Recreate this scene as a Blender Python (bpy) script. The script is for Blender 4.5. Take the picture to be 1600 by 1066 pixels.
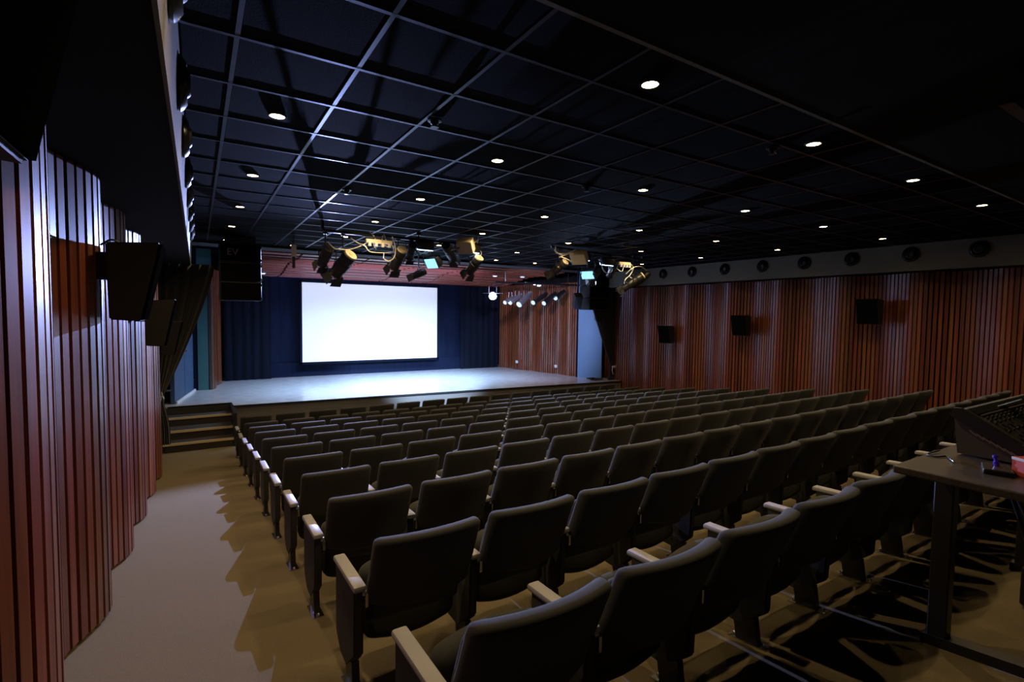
import bpy, bmesh, math, random
from mathutils import Vector, Matrix
for o in list(bpy.data.objects): bpy.data.objects.remove(o)
S = bpy.context.scene
COL = S.collection
PI = math.pi
random.seed(4)
ZO = 2.78                      # eye height above the flat floor in front of the stage

# ------------------------------------------------------------------ camera
YAW, PITCH, ROLL, FPX = 0.5608, 0.0517, 0.0132, 783.9
fw = Vector((math.sin(YAW)*math.cos(PITCH), math.cos(YAW)*math.cos(PITCH), -math.sin(PITCH)))
r0 = Vector((math.cos(YAW), -math.sin(YAW), 0)); u0 = r0.cross(fw)
rt = r0*math.cos(ROLL)+u0*math.sin(ROLL); up = u0*math.cos(ROLL)-r0*math.sin(ROLL)
cam = bpy.data.cameras.new('camera'); camo = bpy.data.objects.new('camera', cam); COL.objects.link(camo)
cam.sensor_width = 36; cam.lens = FPX/1600*36; cam.clip_start = .03; cam.clip_end = 100
M = Matrix((rt, up, -fw)).transposed().to_4x4(); M.translation = Vector((0, 0, ZO)); camo.matrix_world = M
S.camera = camo

# ------------------------------------------------------------------ world, exposure, big lights
S.view_settings.view_transform = 'Standard'; S.view_settings.look = 'None'
S.view_settings.exposure = 0.0; S.view_settings.gamma = 1; S.view_settings.use_curve_mapping = False
W = bpy.data.worlds.new('world'); S.world = W; W.use_nodes = True
W.node_tree.nodes['Background'].inputs[0].default_value = (.3, .4, .7, 1)
W.node_tree.nodes['Background'].inputs[1].default_value = 0.0
WARM = (1.0, .70, .36); BLUE = (.42, .58, 1.0); COOL = (.46, .67, 1.0)
def V(x, y, z): return Vector((x, y, z+ZO))
def lamp(name, kind, loc, aim, power, color, size=.05, angle=120, blend=.3, sy=None, spread=None):
    l = bpy.data.lights.new(name, kind); l.energy = power; l.color = color
    if kind == 'SPOT': l.spot_size = math.radians(angle); l.spot_blend = blend; l.shadow_soft_size = size
    elif kind == 'AREA':
        l.size = size
        if sy: l.shape = 'RECTANGLE'; l.size_y = sy
        if spread: l.spread = math.radians(spread)
    else: l.shadow_soft_size = size
    o = bpy.data.objects.new(name, l); COL.objects.link(o); o.location = V(*loc)
    if aim is not None: o.rotation_euler = (V(*aim)-V(*loc)).to_track_quat('-Z', 'Y').to_euler()
    return o
lamp('audience_spot', 'SPOT', (7.42, 12.85, .55), (6.2, 3, -2.2), 3200, BLUE, .03, 58, .6)
lamp('side_spot', 'SPOT', (2.85, 12.7, .98), (-.3, 4.6, -.75), 4000, (.36, .45, 1.0), .015, 58, .5)
lamp('stage_wall_key', 'SPOT', (5.6, 9.0, 1.0), (10.6, 15.0, -.9), 1500, (.62, .62, 1.0), .05, 44, .6)  # added spot without a fixture, brightens the stage-right slats
lamp('stage_wash', 'AREA', (5.2, 13.4, 1.0), (5.0, 14.6, -2.05), 420, COOL, 6.0, sy=.3, spread=120)
lamp('stage_key', 'SPOT', (4.2, 8.4, 1.05), (5.6, 14.0, -2.05), 6500, COOL, .12, 40, .6)
lamp('screen_key', 'SPOT', (6.4, 8.6, 1.0), (5.0, 16.6, -1.3), 350, COOL, .12, 30, .9)
lamp('wall_wash', 'SPOT', (5.0, 12.9, .9), (11.3, 9.0, -.4), 130, (.5, .5, 1.0), .06, 90, .6)
lamp('canopy_wash', 'AREA', (5.0, 13.0, .75), (5.0, 15.2, 1.3), 60, (.58, .50, 1.0), 5.0, sy=.2, spread=130)  # added wash with no lamp behind it, tints the canopy from below

# ------------------------------------------------------------------ materials
def mat(name, col, rough=.5, metal=0, emit=None, es=0, coat=0, bump=None, var=None, grain=None, spec=.5, sheen=0):
    m = bpy.data.materials.new(name); m.use_nodes = True; n = m.node_tree.nodes; L = m.node_tree.links
    b = n['Principled BSDF']
    b.inputs['Base Color'].default_value = (*col, 1); b.inputs['Roughness'].default_value = rough
    b.inputs['Metallic'].default_value = metal; b.inputs['Coat Weight'].default_value = coat
    b.inputs['Coat Roughness'].default_value = .28; b.inputs['Specular IOR Level'].default_value = spec
    b.inputs['Sheen Weight'].default_value = sheen
    if emit: b.inputs['Emission Color'].default_value = (*emit, 1); b.inputs['Emission Strength'].default_value = es
    tc = n.new('ShaderNodeTexCoord')
    src = None
    if grain:                                   # (second colour, scale xyz, noise scale)
        c2, sc, ns = grain
        mp = n.new('ShaderNodeMapping'); mp.inputs['Scale'].default_value = sc
        L.new(tc.outputs['Object'], mp.inputs['Vector'])
        no = n.new('ShaderNodeTexNoise'); no.inputs['Scale'].default_value = ns; no.inputs['Detail'].default_value = 5
        L.new(mp.outputs[0], no.inputs['Vector'])
        cr = n.new('ShaderNodeValToRGB'); cr.color_ramp.elements[0].position = .35; cr.color_ramp.elements[1].position = .68
        cr.color_ramp.elements[0].color = (*col, 1); cr.color_ramp.elements[1].color = (*c2, 1)
        L.new(no.outputs[0], cr.inputs[0]); src = cr.outputs[0]
    if var:                                     # brightness / hue changes from piece to piece
        oi = n.new('ShaderNodeObjectInfo'); hs = n.new('ShaderNodeHueSaturation')
        mr = n.new('ShaderNodeMapRange'); mr.inputs[3].default_value = 1-var; mr.inputs[4].default_value = 1+var
        L.new(oi.outputs['Random'], mr.inputs[0]); L.new(mr.outputs[0], hs.inputs['Value'])
        mh = n.new('ShaderNodeMapRange'); mh.inputs[3].default_value = .488; mh.inputs[4].default_value = .512
        mu = n.new('ShaderNodeMath'); mu.operation = 'MULTIPLY'; mu.inputs[1].default_value = 7.31
        fr = n.new('ShaderNodeMath'); fr.operation = 'FRACT'
        L.new(oi.outputs['Random'], mu.inputs[0]); L.new(mu.outputs[0], fr.inputs[0]); L.new(fr.outputs[0], mh.inputs[0])
        L.new(mh.outputs[0], hs.inputs['Hue'])
        if src: L.new(src, hs.inputs['Color'])
        else: hs.inputs['Color'].default_value = (*col, 1)
        src = hs.outputs[0]
    if src: L.new(src, b.inputs['Base Color'])
    if bump:                                    # (noise scale, strength)
        no = n.new('ShaderNodeTexNoise'); no.inputs['Scale'].default_value = bump[0]; no.inputs['Detail'].default_value = 3
        L.new(tc.outputs['Object'], no.inputs['Vector'])
        bp = n.new('ShaderNodeBump'); bp.inputs['Strength'].default_value = bump[1]; bp.inputs['Distance'].default_value = .01
        L.new(no.outputs[0], bp.inputs['Height']); L.new(bp.outputs[0], b.inputs['Normal'])
    return m
m_slat = mat('varnished_mahogany', (.135, .038, .014), .42, coat=.25, var=.32, grain=((.23, .068, .026), (14, 14, .6), 2.2))
m_slat3 = mat('stage_mahogany', (.125, .033, .013), .26, coat=1, var=.3, grain=((.23, .068, .026), (14, 14, .6), 2.2))
m_slat2 = mat('canopy_mahogany', (.17, .05, .032), .45, coat=.1, var=.2, grain=((.25, .08, .045), (.6, 14, 14), 2.2))
m_back = mat('slat_backing', (.012, .006, .005), .9)
m_carpet = mat('carpet', (.17, .14, .085), .95, grain=((.24, .20, .125), (1, 1, 1), 240), bump=(500, .5), spec=.1)
m_tile = mat('black_ceiling_tile', (.0032, .0032, .0036), .9, var=.2, spec=.04, bump=(150, .2))
m_grid = mat('grid_metal', (.05, .055, .085), .33, metal=.9)
m_soffit = mat('dark_grey_soffit', (.013, .013, .015), .9, spec=.1)
m_fascia = mat('olive_grey_fascia', (.125, .118, .08), .7)
m_blackwall = mat('black_paint', (.010, .010, .011), .85)
m_plaster = mat('rear_ceiling_plaster', (.012, .0115, .009), .9, spec=.05)
m_fab = mat('charcoal_upholstery', (.038, .040, .037), .80, grain=((.049, .051, .047), (1, 1, 1), 300), bump=(700, .25), sheen=.08, spec=.3)
m_cap = mat('grey_armrest_laminate', (.42, .43, .47), .42)
m_steel = mat('dark_steel', (.05, .05, .055), .35, metal=.8)
m_chrome = mat('bright_steel', (.6, .6, .62), .22, metal=1)
m_clip = mat('teal_plastic', (.02, .22, .17), .2)
m_black = mat('black_plastic', (.015, .015, .016), .45)
m_spk = mat('speaker_shell', (.020, .019, .018), .6, spec=.25)
m_grille = mat('speaker_grille', (.004, .004, .0045), 1.0, spec=.0)
m_stage = mat('stage_floor', (.40, .41, .44), .22, grain=((.58, .59, .62), (1.2, 5, 1), 3.0), coat=.2)
m_face = mat('stage_front_board', (.115, .105, .095), .6, grain=((.15, .138, .125), (.4, 1, 6), 2))
m_lip = mat('stage_lip', (.02, .018, .02), .4)
m_step = mat('step_carpet', (.035, .03, .024), .9)
m_nose = mat('brass_nosing', (.90, .72, .42), .5, metal=.6)
m_teal = mat('teal_paint', (.035, .12, .125), .5)
m_blue = mat('blue_paint', (.10, .22, .38), .5)
m_door = mat('stage_side_door', (.05, .10, .20), .45)
m_white = mat('white_paint', (.75, .75, .75), .5)
m_navy = mat('navy_cloth', (.0011, .0036, .016), .85, grain=((.002, .007, .030), (6, 6, .4), 2.5), spec=.2)
m_navy2 = mat('dark_navy_drape', (.0007, .0018, .006), .9, grain=((.0014, .004, .014), (8, 8, .3), 2), spec=.2)
m_velvet = mat('black_velvet', (.014, .013, .010), .85, sheen=.2)
m_screen = mat('projection_screen', (.55, .55, .56), .8, emit=(.72, .85, 1.0), es=.5)  # emission stands in for the projector's light on the screen
m_lampw = mat('warm_lamp_glow', (1, .8, .5), .5, emit=(1, .70, .30), es=40)
m_lampc = mat('cold_lamp_glow', (.8, .9, 1), .5, emit=(.55, .72, 1), es=25)
m_strip = mat('led_strip_glow', (.8, .9, 1), .5, emit=(.50, .72, 1), es=5)
m_ledpan = mat('led_panel_glow', (.6, .8, 1), .5, emit=(.25, .62, 1), es=1.6)
m_lit_cream = mat('lamplit_cream', (.9, .82, .62), .5)  # downlight shine on cables and socket strips, put into the base colour
m_housing = mat('lamp_housing', (.014, .0135, .013), .42)
m_lit_cap = mat('lamplit_cap', (.60, .52, .36), .45)  # warm downlight on lamp backs and boxes, painted into the colour
m_table = mat('dark_table_laminate', (.060, .050, .042), .35, grain=((.078, .066, .055), (2, 30, 1), 3))
m_red = mat('red_card', (.62, .09, .05), .5)
m_cardw = mat('white_card', (.7, .66, .6), .5)
m_green = mat('green_print', (.05, .22, .15), .5)
m_bluep = mat('blue_plastic', (.06, .03, .55), .35)
m_gold = mat('console_trim', (.40, .32, .22), .4, metal=.5)
m_panel = mat('console_panel', (.07, .066, .06), .4)
m_sign = mat('logo_grey', (.16, .15, .14), .5)
m_nozz = mat('vent_nozzle', (.02, .024, .032), .25, metal=.5)

# ------------------------------------------------------------------ mesh helpers (world coordinates, z measured from the eye)
def wloc(o):
    p = Vector((0, 0, 0))
    while o: p += Vector(o.location); o = o.parent
    return p
def obj(name, bm, m, parent=None, origin=None, smooth=None):
    """link bm (world coordinates with z from eye level) as one object"""
    for v in bm.verts: v.co.z += ZO
    base = wloc(parent)
    if parent is None and origin is None:
        xs = [v.co for v in bm.verts]
        og = Vector(((min(c.x for c in xs)+max(c.x for c in xs))/2, (min(c.y for c in xs)+max(c.y for c in xs))/2, min(c.z for c in xs)))
    elif parent is None: og = V(*origin)
    else: og = base
    for v in bm.verts: v.co -= og
    me = bpy.data.meshes.new(name)
    bmesh.ops.recalc_face_normals(bm, faces=bm.faces)
    if smooth is not None:
        for f in bm.faces: f.smooth = True
        for e in bm.edges:
            if len(e.link_faces) == 2 and e.calc_face_angle(0) > math.radians(smooth): e.smooth = False
    bm.to_mesh(me); bm.free()
    for mm in (m if isinstance(m, (list, tuple)) else [m]): me.materials.append(mm)
    o = bpy.data.objects.new(name, me); COL.objects.link(o)
    if parent: o.parent = parent
    else: o.location = og
    return o
def thing(name, label, cat, loc, group=None):
    o = bpy.data.objects.new(name, None); o.empty_display_size = .1; COL.objects.link(o); o.location = V(*loc)
    return tag(o, label, cat, group)
def tag(o, label, cat, group=None):
    o['label'] = label; o['category'] = cat
    if group: o['group'] = group
    return o
def struct(name, bm, m, smooth=None):
    o = obj(name, bm, m, smooth=smooth); o['kind'] = 'structure'; return o
def copy_child(src, name, parent, off):
    c = src.copy(); c.name = name; COL.objects.link(c); c.parent = parent; c.location = Vector(src.location)+Vector(off); return c
def copy_tree(o, parent=None):
    c = o.copy(); COL.objects.link(c); c.parent = parent
    for ch in o.children: copy_tree(ch, c)
    return c
def B(): return bmesh.new()
def box(bm, x0, x1, y0, y1, z0, z1, bev=0, seg=2, M=None):
    vs = [bm.verts.new((x, y, z)) for x in (x0, x1) for y in (y0, y1) for z in (z0, z1)]
    q = [(0, 1, 3, 2), (4, 6, 7, 5), (0, 4, 5, 1), (2, 3, 7, 6), (0, 2, 6, 4), (1, 5, 7, 3)]
    fs = [bm.faces.new([vs[i] for i in f]) for f in q]
    allv = list(vs)
    if bev:
        es = list({e for f in fs for e in f.edges})
        r = bmesh.ops.bevel(bm, geom=es, offset=bev, segments=seg, affect='EDGES', profile=.5)
        allv = list({v for f in r['faces'] for v in f.verts} | {v for v in vs if v.is_valid})
        grow = set(allv)
        for v in allv:
            for f in v.link_faces: grow.update(f.verts)
        allv = list(grow)
    if M is not None:
        for v in allv: v.co = M @ v.co
    return allv
def prism(bm, pts, a0, a1, axis='x'):
    """polygon pts in the plane across axis, extruded from a0 to a1"""
    def mk(p, a): return {'x': (a, p[0], p[1]), 'y': (p[0], a, p[1]), 'z': (p[0], p[1], a)}[axis]
    A = [bm.verts.new(mk(p, a0)) for p in pts]; Bv = [bm.verts.new(mk(p, a1)) for p in pts]
    n = len(pts); bm.faces.new(A); bm.faces.new(Bv[::-1])
    for i in range(n): bm.faces.new((A[i], Bv[i], Bv[(i+1) % n], A[(i+1) % n]))
def frame_of(d):
    d = Vector(d).normalized(); a = Vector((0, 0, 1)) if abs(d.z) < .95 else Vector((1, 0, 0))
    s = d.cross(a).normalized(); return s, s.cross(d).normalized(), d
def lathe(bm, p, d, prof, n=20, caps=True):
    """revolve prof [(distance along d, radius)] about the axis through p"""
    s, t, d = frame_of(d); p = Vector(p); rings = []
    for a, r in prof:
        rings.append([bm.verts.new(p+d*a+(s*math.cos(2*PI*k/n)+t*math.sin(2*PI*k/n))*r) for k in range(n)])
    for A, C in zip(rings, rings[1:]):
        for k in range(n): bm.faces.new((A[k], A[(k+1) % n], C[(k+1) % n], C[k]))
    if caps: bm.faces.new(rings[0]); bm.faces.new(rings[-1][::-1])
def tube(bm, pts, r, n=8):
    pts = [Vector(p) for p in pts]; prev = None; s = None
    for i, p in enumerate(pts):
        d = (pts[min(i+1, len(pts)-1)]-pts[max(i-1, 0)]).normalized()
        if s is None: s, t, _ = frame_of(d)
        else:
            s = (s-d*s.dot(d)).normalized(); t = s.cross(d)
        ring = [bm.verts.new(p+(s*math.cos(2*PI*k/n)+t*math.sin(2*PI*k/n))*r) for k in range(n)]
        if prev:
            for k in range(n): bm.faces.new((prev[k], prev[(k+1) % n], ring[(k+1) % n], ring[k]))
        else: bm.faces.new(ring)
        prev = ring
    bm.faces.new(prev[::-1])
def spline(pts, k=6):
    P = [Vector(p) for p in pts]; P = [P[0]*2-P[1]]+P+[P[-1]*2-P[-2]]; out = []
    for i in range(1, len(P)-2):
        for j in range(k):
            t = j/k; a, b, c, d = P[i-1:i+3]
            out.append(.5*((2*b)+(c-a)*t+(2*a-5*b+4*c-d)*t*t+(3*b-a-3*c+d)*t**3))
    out.append(P[-2]); return out
def orient(p, d, roll=0):
    """matrix with local y along d, placed at p"""
    d = Vector(d).normalized(); M = d.to_track_quat('Y', 'Z').to_matrix().to_4x4(); M.translation = Vector(p)
    return M @ Matrix.Rotation(roll, 4, 'Y')

# ------------------------------------------------------------------ floor, ceiling, shell
def flo(y): return max(-1.513-.121*y, -2.75)
YF = (2.75-1.513)/.121
b = B(); prism(b, [(-3.2, flo(-3.2)), (YF, -2.75), (18.2, -2.75), (18.2, -2.95), (YF, -2.95), (-3.2, flo(-3.2)-.2)], -2.2, 12.6, 'x')
floor = struct('floor', b, m_carpet)
CZ = 1.377
b = B(); box(b, -.06, 11.0, 1.86, 11.55, CZ+.035, CZ+.12)
box(b, -1.2, 12.4, -3.2, 1.86, CZ, CZ+.12)
ceiling = struct('ceiling', b, m_plaster)
# grid lattice
GX = [0.194+.6*i for i in range(0, 19)]; GY = [2.324+.615*j for j in range(0, 16)]
xs = [-.06]+[x for x in GX if x < 10.98]+[11.0]; ys = [1.86]+GY[:15]+[11.55]
tile_cache = {}
for i in range(len(xs)-1):
    for j in range(len(ys)-1):
        w = xs[i+1]-xs[i]; d = ys[j+1]-ys[j]
        if w < .1: continue
        key = (round(w, 3), round(d, 3)); cx = (xs[i]+xs[i+1])/2; cy = (ys[j]+ys[j+1])/2
        if key not in tile_cache:
            b = B(); box(b, cx-w/2+.013, cx+w/2-.013, cy-d/2+.013, cy+d/2-.013, CZ+.004, CZ+.034, .002, 1)
            t = obj('tile', b, m_tile, ceiling); tile_cache[key] = (t, cx, cy)
        else:
            t0, x0, y0 = tile_cache[key]; copy_child(t0, 'tile', ceiling, (cx-x0, cy-y0, 0))
for x in xs[1:-1]:
    b = B(); box(b, x-.012, x+.012, 1.86, 11.55, CZ, CZ+.03); obj('grid_runner', b, m_grid, ceiling)
for y in ys[1:-1]:
    b = B(); box(b, -.06, 11.0, y-.012, y+.012, CZ-.001, CZ+.03); obj('grid_crossbar', b, m_grid, ceiling)
b = B(); box(b, -.06, 11.0, 1.845, 1.872, CZ-.004, CZ+.03); o = struct('trim_1', b, m_fascia)
# soffits (left / right) with their fascia
b = B()
pr = [(-.06, CZ+.1), (-.062, CZ), (-.085, .85), (-1.2, .85), (-1.2, CZ+.1)]
prism(b, pr, -3.0, 11.0, 'y'); trimL = struct('trim_2', b, m_soffit)
b = B(); prism(b, [(-.055, CZ), (-.078, .845), (-.092, .845), (-.069, CZ)], -3.0, 11.0, 'y'); struct('trim_3', b, m_fascia)
b = B(); box(b, 11.0, 12.4, -3.0, 12.4, .90, CZ+.1); struct('trim_4', b, m_soffit)
b = B(); box(b, 10.985, 11.0, -3.0, 12.4, .895, CZ); struct('trim_5', b, m_fascia)
# bulkhead between the ceiling and the stage canopy
b = B(); box(b, -.6, 11.6, 11.55, 12.15, CZ-.05, CZ+1.0); struct('trim_6', b, m_blackwall)
b = B(); box(b, -1.3, 12.4, 12.15, 18.0, 1.75, 1.85); struct('trim_7', b, m_blackwall)

def slat_wall(name, f, y0, y1, pitch, zb, zt, out, w=.72, depth=.035, backoff=.05, m=m_slat):
    """wavy slat wall: f(t)->(x,y); out=+1/-1 the room side; backing follows the wave, each slat its own object"""
    n = int((y1-y0)/pitch); wall = B(); rowa = []; 
    for i in range(n+1):
        t = y0+pitch*i; p = Vector((*f(t), 0)); q = Vector((*f(t+.01), 0)); tg = (q-p).normalized(); nm = Vector((tg.y, -tg.x, 0))*out
        c = p-nm*backoff; c2 = p-nm*(backoff+.05)
        rowa.append([wall.verts.new((c.x, c.y, zb(t)-.02)), wall.verts.new((c.x, c.y, zt+.02)), wall.verts.new((c2.x, c2.y, zt+.02)), wall.verts.new((c2.x, c2.y, zb(t)-.02))])
    for A, C in zip(rowa, rowa[1:]):
        for k in range(4): wall.faces.new((A[k], A[(k+1) % 4], C[(k+1) % 4], C[k]))
    wall.faces.new(rowa[0]); wall.faces.new(rowa[-1][::-1])
    W = struct(name, wall, m_back)
    for i in range(n):
        t = y0+pitch*(i+.5); p = Vector((*f(t), 0)); q = Vector((*f(t+.01), 0)); tg = (q-p).normalized(); nm = Vector((tg.y, -tg.x, 0))*out
        h = pitch*w/2*random.uniform(.96, 1.04); b = B(); zz = zb(t)
        jit = nm*random.uniform(-.003, .003)
        A = p-tg*h-nm*backoff+jit; Bq = p-tg*h+jit; C = p+tg*h+jit; D = p+tg*h-nm*backoff+jit
        prism(b, [(A.x, A.y), (Bq.x, Bq.y), (C.x, C.y), (D.x, D.y)], zz, zt, 'z')
        obj('slat', b, m, W)
    return W
fL = lambda t: (-.585+.068*math.cos(2*PI*(t-4.15)/1.4), t)
fR = lambda t: (11.50-.08*math.cos(2*PI*(t-6.6)/1.33), t)
slat_wall('wall_left', fL, .6, 10.45, .092, lambda t: flo(t)+.03, .84, 1)
slat_wall('wall_right', fR, 1.2, 12.7, .072, lambda t: flo(t)+.02, .89, -1)
def fS(t):
    a = Vector((10.86, 13.06)); c = Vector((10.02, 16.96)); d = (c-a).normalized(); nn = Vector((-d.y, d.x))
    p = a+d*t+nn*(.065*math.cos(2*PI*(t-.35)/1.25)); return (p.x, p.y)
slat_wall('wall_stage_right', fS, 0, 3.95, .085, lambda t: -2.05, 1.12, -1, m=m_slat3)
def fT(t):
    a = Vector((.32, 15.17)); c = Vector((.63, 16.9)); d = (c-a).normalized(); nn = Vector((-d.y, d.x))
    p = a+d*t-nn*(.03*math.cos(2*PI*(t-.3)/.9)); return (p.x, p.y)
slat_wall('wall_stage_left', fT, 0, 1.75, .085, lambda t: -2.05, 1.12, 1, m=m_slat3)
# plain walls behind everything
b = B(); box(b, -2.2, 12.6, -3.2, -3.05, -1.4, 1.5); struct('wall_rear', b, m_blackwall)
b = B(); box(b, -1.05, -.95, -3.1, 10.6, -2.9, CZ+.1); struct('wall_left_outer', b, m_blackwall)
b = B(); box(b, 11.9, 12.0, -3.1, 18.1, -2.9, 1.8); struct('wall_right_outer', b, m_blackwall)
b = B(); box(b, -2.2, 12.6, 18.0, 18.15, -2.9, 1.85); struct('wall_stage_back', b, m_blackwall)
# stage left side: blue wall, doors, baseboard, pier
def quadwall(name, p, q, z0, z1, th, m, side=1):
    p = Vector(p); q = Vector(q); d = (q-p).normalized(); n = Vector((d.y, -d.x))*side*th
    b = B(); prism(b, [tuple(p), tuple(q), tuple(q-n), tuple(p-n)], z0, z1, 'z'); return b
b = quadwall('', (-.66, 10.6), (-.62, 12.9), -2.75, 1.7, .1, m_blue); struct('wall_stage_side', b, m_blue)
dr = struct('door_1', quadwall('', (-.44, 13.15), (-.27, 14.1), -2.05, 1.6, .08, m_door), m_door)
dr2 = struct('door_2', quadwall('', (-.265, 14.12), (-.10, 15.1), -2.05, 1.6, .08, m_door), m_door)
b = B(); lathe(b, (-.28, 14.0, -.95), (1, -.1, 0), [(0, .03), (.02, .03), (.025, .02), (.05, .02), (.055, .035), (.07, .03)], 12); obj('door_handle', b, m_chrome, dr)
struct('baseboard_left', quadwall('', (-.42, 13.2), (-.08, 15.15), -2.05, -2.0, -.03, m_white), m_white)
b = B(); box(b, -.09, .02, 15.22, 15.4, -2.05, 1.6); struct('trim_8', b, m_navy)
b = B(); box(b, .0, .33, 15.2, 15.6, -2.05, 1.6); struct('trim_9', b, m_teal)
b = quadwall('', (10.86, 13.06), (11.32, 12.4), -2.05, 1.6, .12, m_blue, -1); struct('trim_10', b, m_blue)
b = quadwall('', (10.83, 13.10), (10.88, 13.0), -2.05, 1.6, .1, m_navy, -1); struct('trim_11', b, m_navy2)

# ------------------------------------------------------------------ stage
front = [(.644, 12.384), (3.9, 12.196), (7.2, 11.95), (10.53, 11.683), (11.42, 11.62)]
b = B()
prism(b, front+[(11.9, 12.6), (11.9, 17.9), (-1.2, 17.9), (-1.2, 12.9), (.644, 12.9)], -2.75, -2.085, 'z')
stage = struct('stage', b, m_face)
b = B(); prism(b, [(x, y-.015) for x, y in front]+[(11.9, 12.6), (11.9, 17.9), (-1.2, 17.9), (-1.2, 12.88), (.63, 12.88)], -2.085, -2.05, 'z')
top = obj('stage_floor', b, m_stage, stage)
b = B()
for (x0, y0), (x1, y1) in zip(front, front[1:]):
    prism(b, [(x0, y0-.03), (x1, y1-.03), (x1, y1), (x0, y0)], -2.085, -2.045, 'z')
obj('stage_lip', b, m_lip, stage)
# steps
st = thing('stage_steps', 'dark carpeted steps with gold nosings climbing to the left end of the stage', 'steps', (0, 12.2, -2.75))
for k, (y0, z) in enumerate([(11.59, -2.58), (11.97, -2.41), (12.50, -2.24), (12.88, -2.055)]):
    y1 = [11.97, 12.50, 12.88, 12.95][k]
    b = B(); box(b, -.57, .635, y0, y1+.01, -2.75, z, .004, 1); s_ = obj('step', b, m_step, st)
    if k < 3:
        b = B(); box(b, -.60, .635, y0-.012, y0+.035, z, z+.006); box(b, -.60, .635, y0-.014, y0-.002, z-.035, z+.006); obj('nosing', b, m_nose, s_)
b = B(); box(b, .60, .66, 11.56, 12.9, -2.75, -2.07); obj('side_panel', b, m_lip, st)

# ------------------------------------------------------------------ stage canopy of wood slats
cano = thing('wooden_canopy', 'slatted red wood canopy hung over the stage', 'canopy', (5.5, 14.5, 1.05))
def cz(y): t = (y-12.2)/4.7; return 1.40-.33*t-.045*math.sin(t*3*PI)
XS = [.55, 2.1, 3.65, 5.2, 6.75, 8.3, 9.85]
k = 0; y = 12.22
while y < 16.85:
    z = cz(y); sl = (cz(y+.02)-cz(y-.02))/.04
    for a, c in zip(XS, XS[1:]):
        b = B(); prism(b, [(y, z+.09), (y+.30, z+.09+.30*sl), (y+.30, z+.30*sl+.03), (y, z)], a+.025, c-.025, 'x')
        obj('slat', b, m_slat2, cano)
    y += .345
b = B()
ys_ = [12.2+.3*i for i in range(17)]
prism(b, [(y, cz(y)+.10) for y in ys_]+[(y, cz(y)+.12) for y in ys_[::-1]], .5, 9.9, 'x'); obj('backing_board', b, m_back, cano)
for i, (x, y) in enumerate([(1.6, 15.9), (8.35, 14.4), (9.3, 14.2)]):
    d = thing('stage_downlight', ['small white downlight in the canopy above the left of the screen', 'small white downlight in the canopy directly above the dazzling stage spotlight', 'small white downlight in the canopy at the right end near the lamp bar'][i], 'downlight', (x, y, cz(y)-.02), 'canopy downlights')
    b = B(); lathe(b, (x, y, cz(y)-.02), (0, 0, 1), [(0, .075), (.005, .085), (.03, .085)], 20); obj('rim', b, m_white, d)
    b = B(); lathe(b, (x, y, cz(y)-.024), (0, 0, 1), [(0, .06), (.004, .06)], 16); obj('lens', b, m_strip, d)

# ------------------------------------------------------------------ back of stage: screen, cloths
sc = thing('projection_screen', 'large bright white projection screen at the back of the stage', 'screen', (5.03, 16.75, -1.56))
b = B(); box(b, 2.77, 7.30, 16.70, 16.73, -1.562, .933); obj('screen_surface', b, m_screen, sc)
b = B(); fr = .07
for x0, x1, z0, z1 in ((2.70, 2.77, -1.63, 1.0), (7.30, 7.37, -1.63, 1.0), (2.70, 7.37, .933, 1.0), (2.70, 7.37, -1.63, -1.562)):
    box(b, x0, x1, 16.68, 16.76, z0, z1, .005, 1)
obj('screen_frame', b, m_navy2, sc)
def drape(p, q, z0, z1, amp, nf, m, name, parent=None, seed=1, gather=None, hemvar=.0):
    """hanging cloth between plan points p and q; gather(t)->(shift, scale) narrows it with height"""
    p = Vector(p); q = Vector(q); d = q-p; L = d.length; dn = d.normalized(); nn = Vector((dn.y, -dn.x)); rnd = random.Random(seed)
    nu = nf*8; nv = 22; b = B(); ph = [rnd.uniform(-.6, .6) for _ in range(nf+2)]
    G = []
    for j in range(nv+1):
        t = j/nv; z = z1+(z0-z1)*t; row = []
        a0, a1 = gather(t) if gather else (0, 1)
        for i in range(nu+1):
            u = i/nu; uu = a0+(a1-a0)*u; f = u*nf; k_ = int(f)
            off = amp*math.sin(2*PI*f+ph[k_]*.5+.25*math.sin(t*5+k_))*(.55+.45*math.sin(k_*2.1+1.3)**2)
            pt = p+d*uu+nn*off
            row.append((pt.x, pt.y, z+hemvar*math.sin(u*9)*t))
        G.append(row)
    A = [[b.verts.new(c) for c in r] for r in G]
    Bk = [[b.verts.new((c[0]-nn.x*.012, c[1]-nn.y*.012, c[2])) for c in r] for r in G]
    for j in range(nv):
        for i in range(nu):
            b.faces.new((A[j][i], A[j][i+1], A[j+1][i+1], A[j+1][i])); b.faces.new((Bk[j][i], Bk[j+1][i], Bk[j+1][i+1], Bk[j][i+1]))
    for i in range(nu):
        b.faces.new((A[0][i], Bk[0][i], Bk[0][i+1], A[0][i+1])); b.faces.new((A[nv][i], A[nv][i+1], Bk[nv][i+1], Bk[nv][i]))
    for j in range(nv):
        b.faces.new((A[j][0], A[j+1][0], Bk[j+1][0], Bk[j][0])); b.faces.new((A[j][nu], Bk[j][nu], Bk[j+1][nu], A[j+1][nu]))
    return obj(name, b, m, parent, smooth=60)
tag(drape((.66, 16.86), (1.9, 16.86), -2.045, 1.05, .022, 5, m_navy2, 'stage_curtain', seed=3), 'dark navy curtain hanging left of the screen beside the red slat strip', 'curtain', 'stage leg curtains')
tag(drape((8.35, 16.9), (9.98, 16.9), -2.045, 1.05, .022, 6, m_navy2, 'stage_curtain', seed=5), 'dark navy curtain hanging right of the screen under the dazzling spotlight', 'curtain', 'stage leg curtains')
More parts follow.
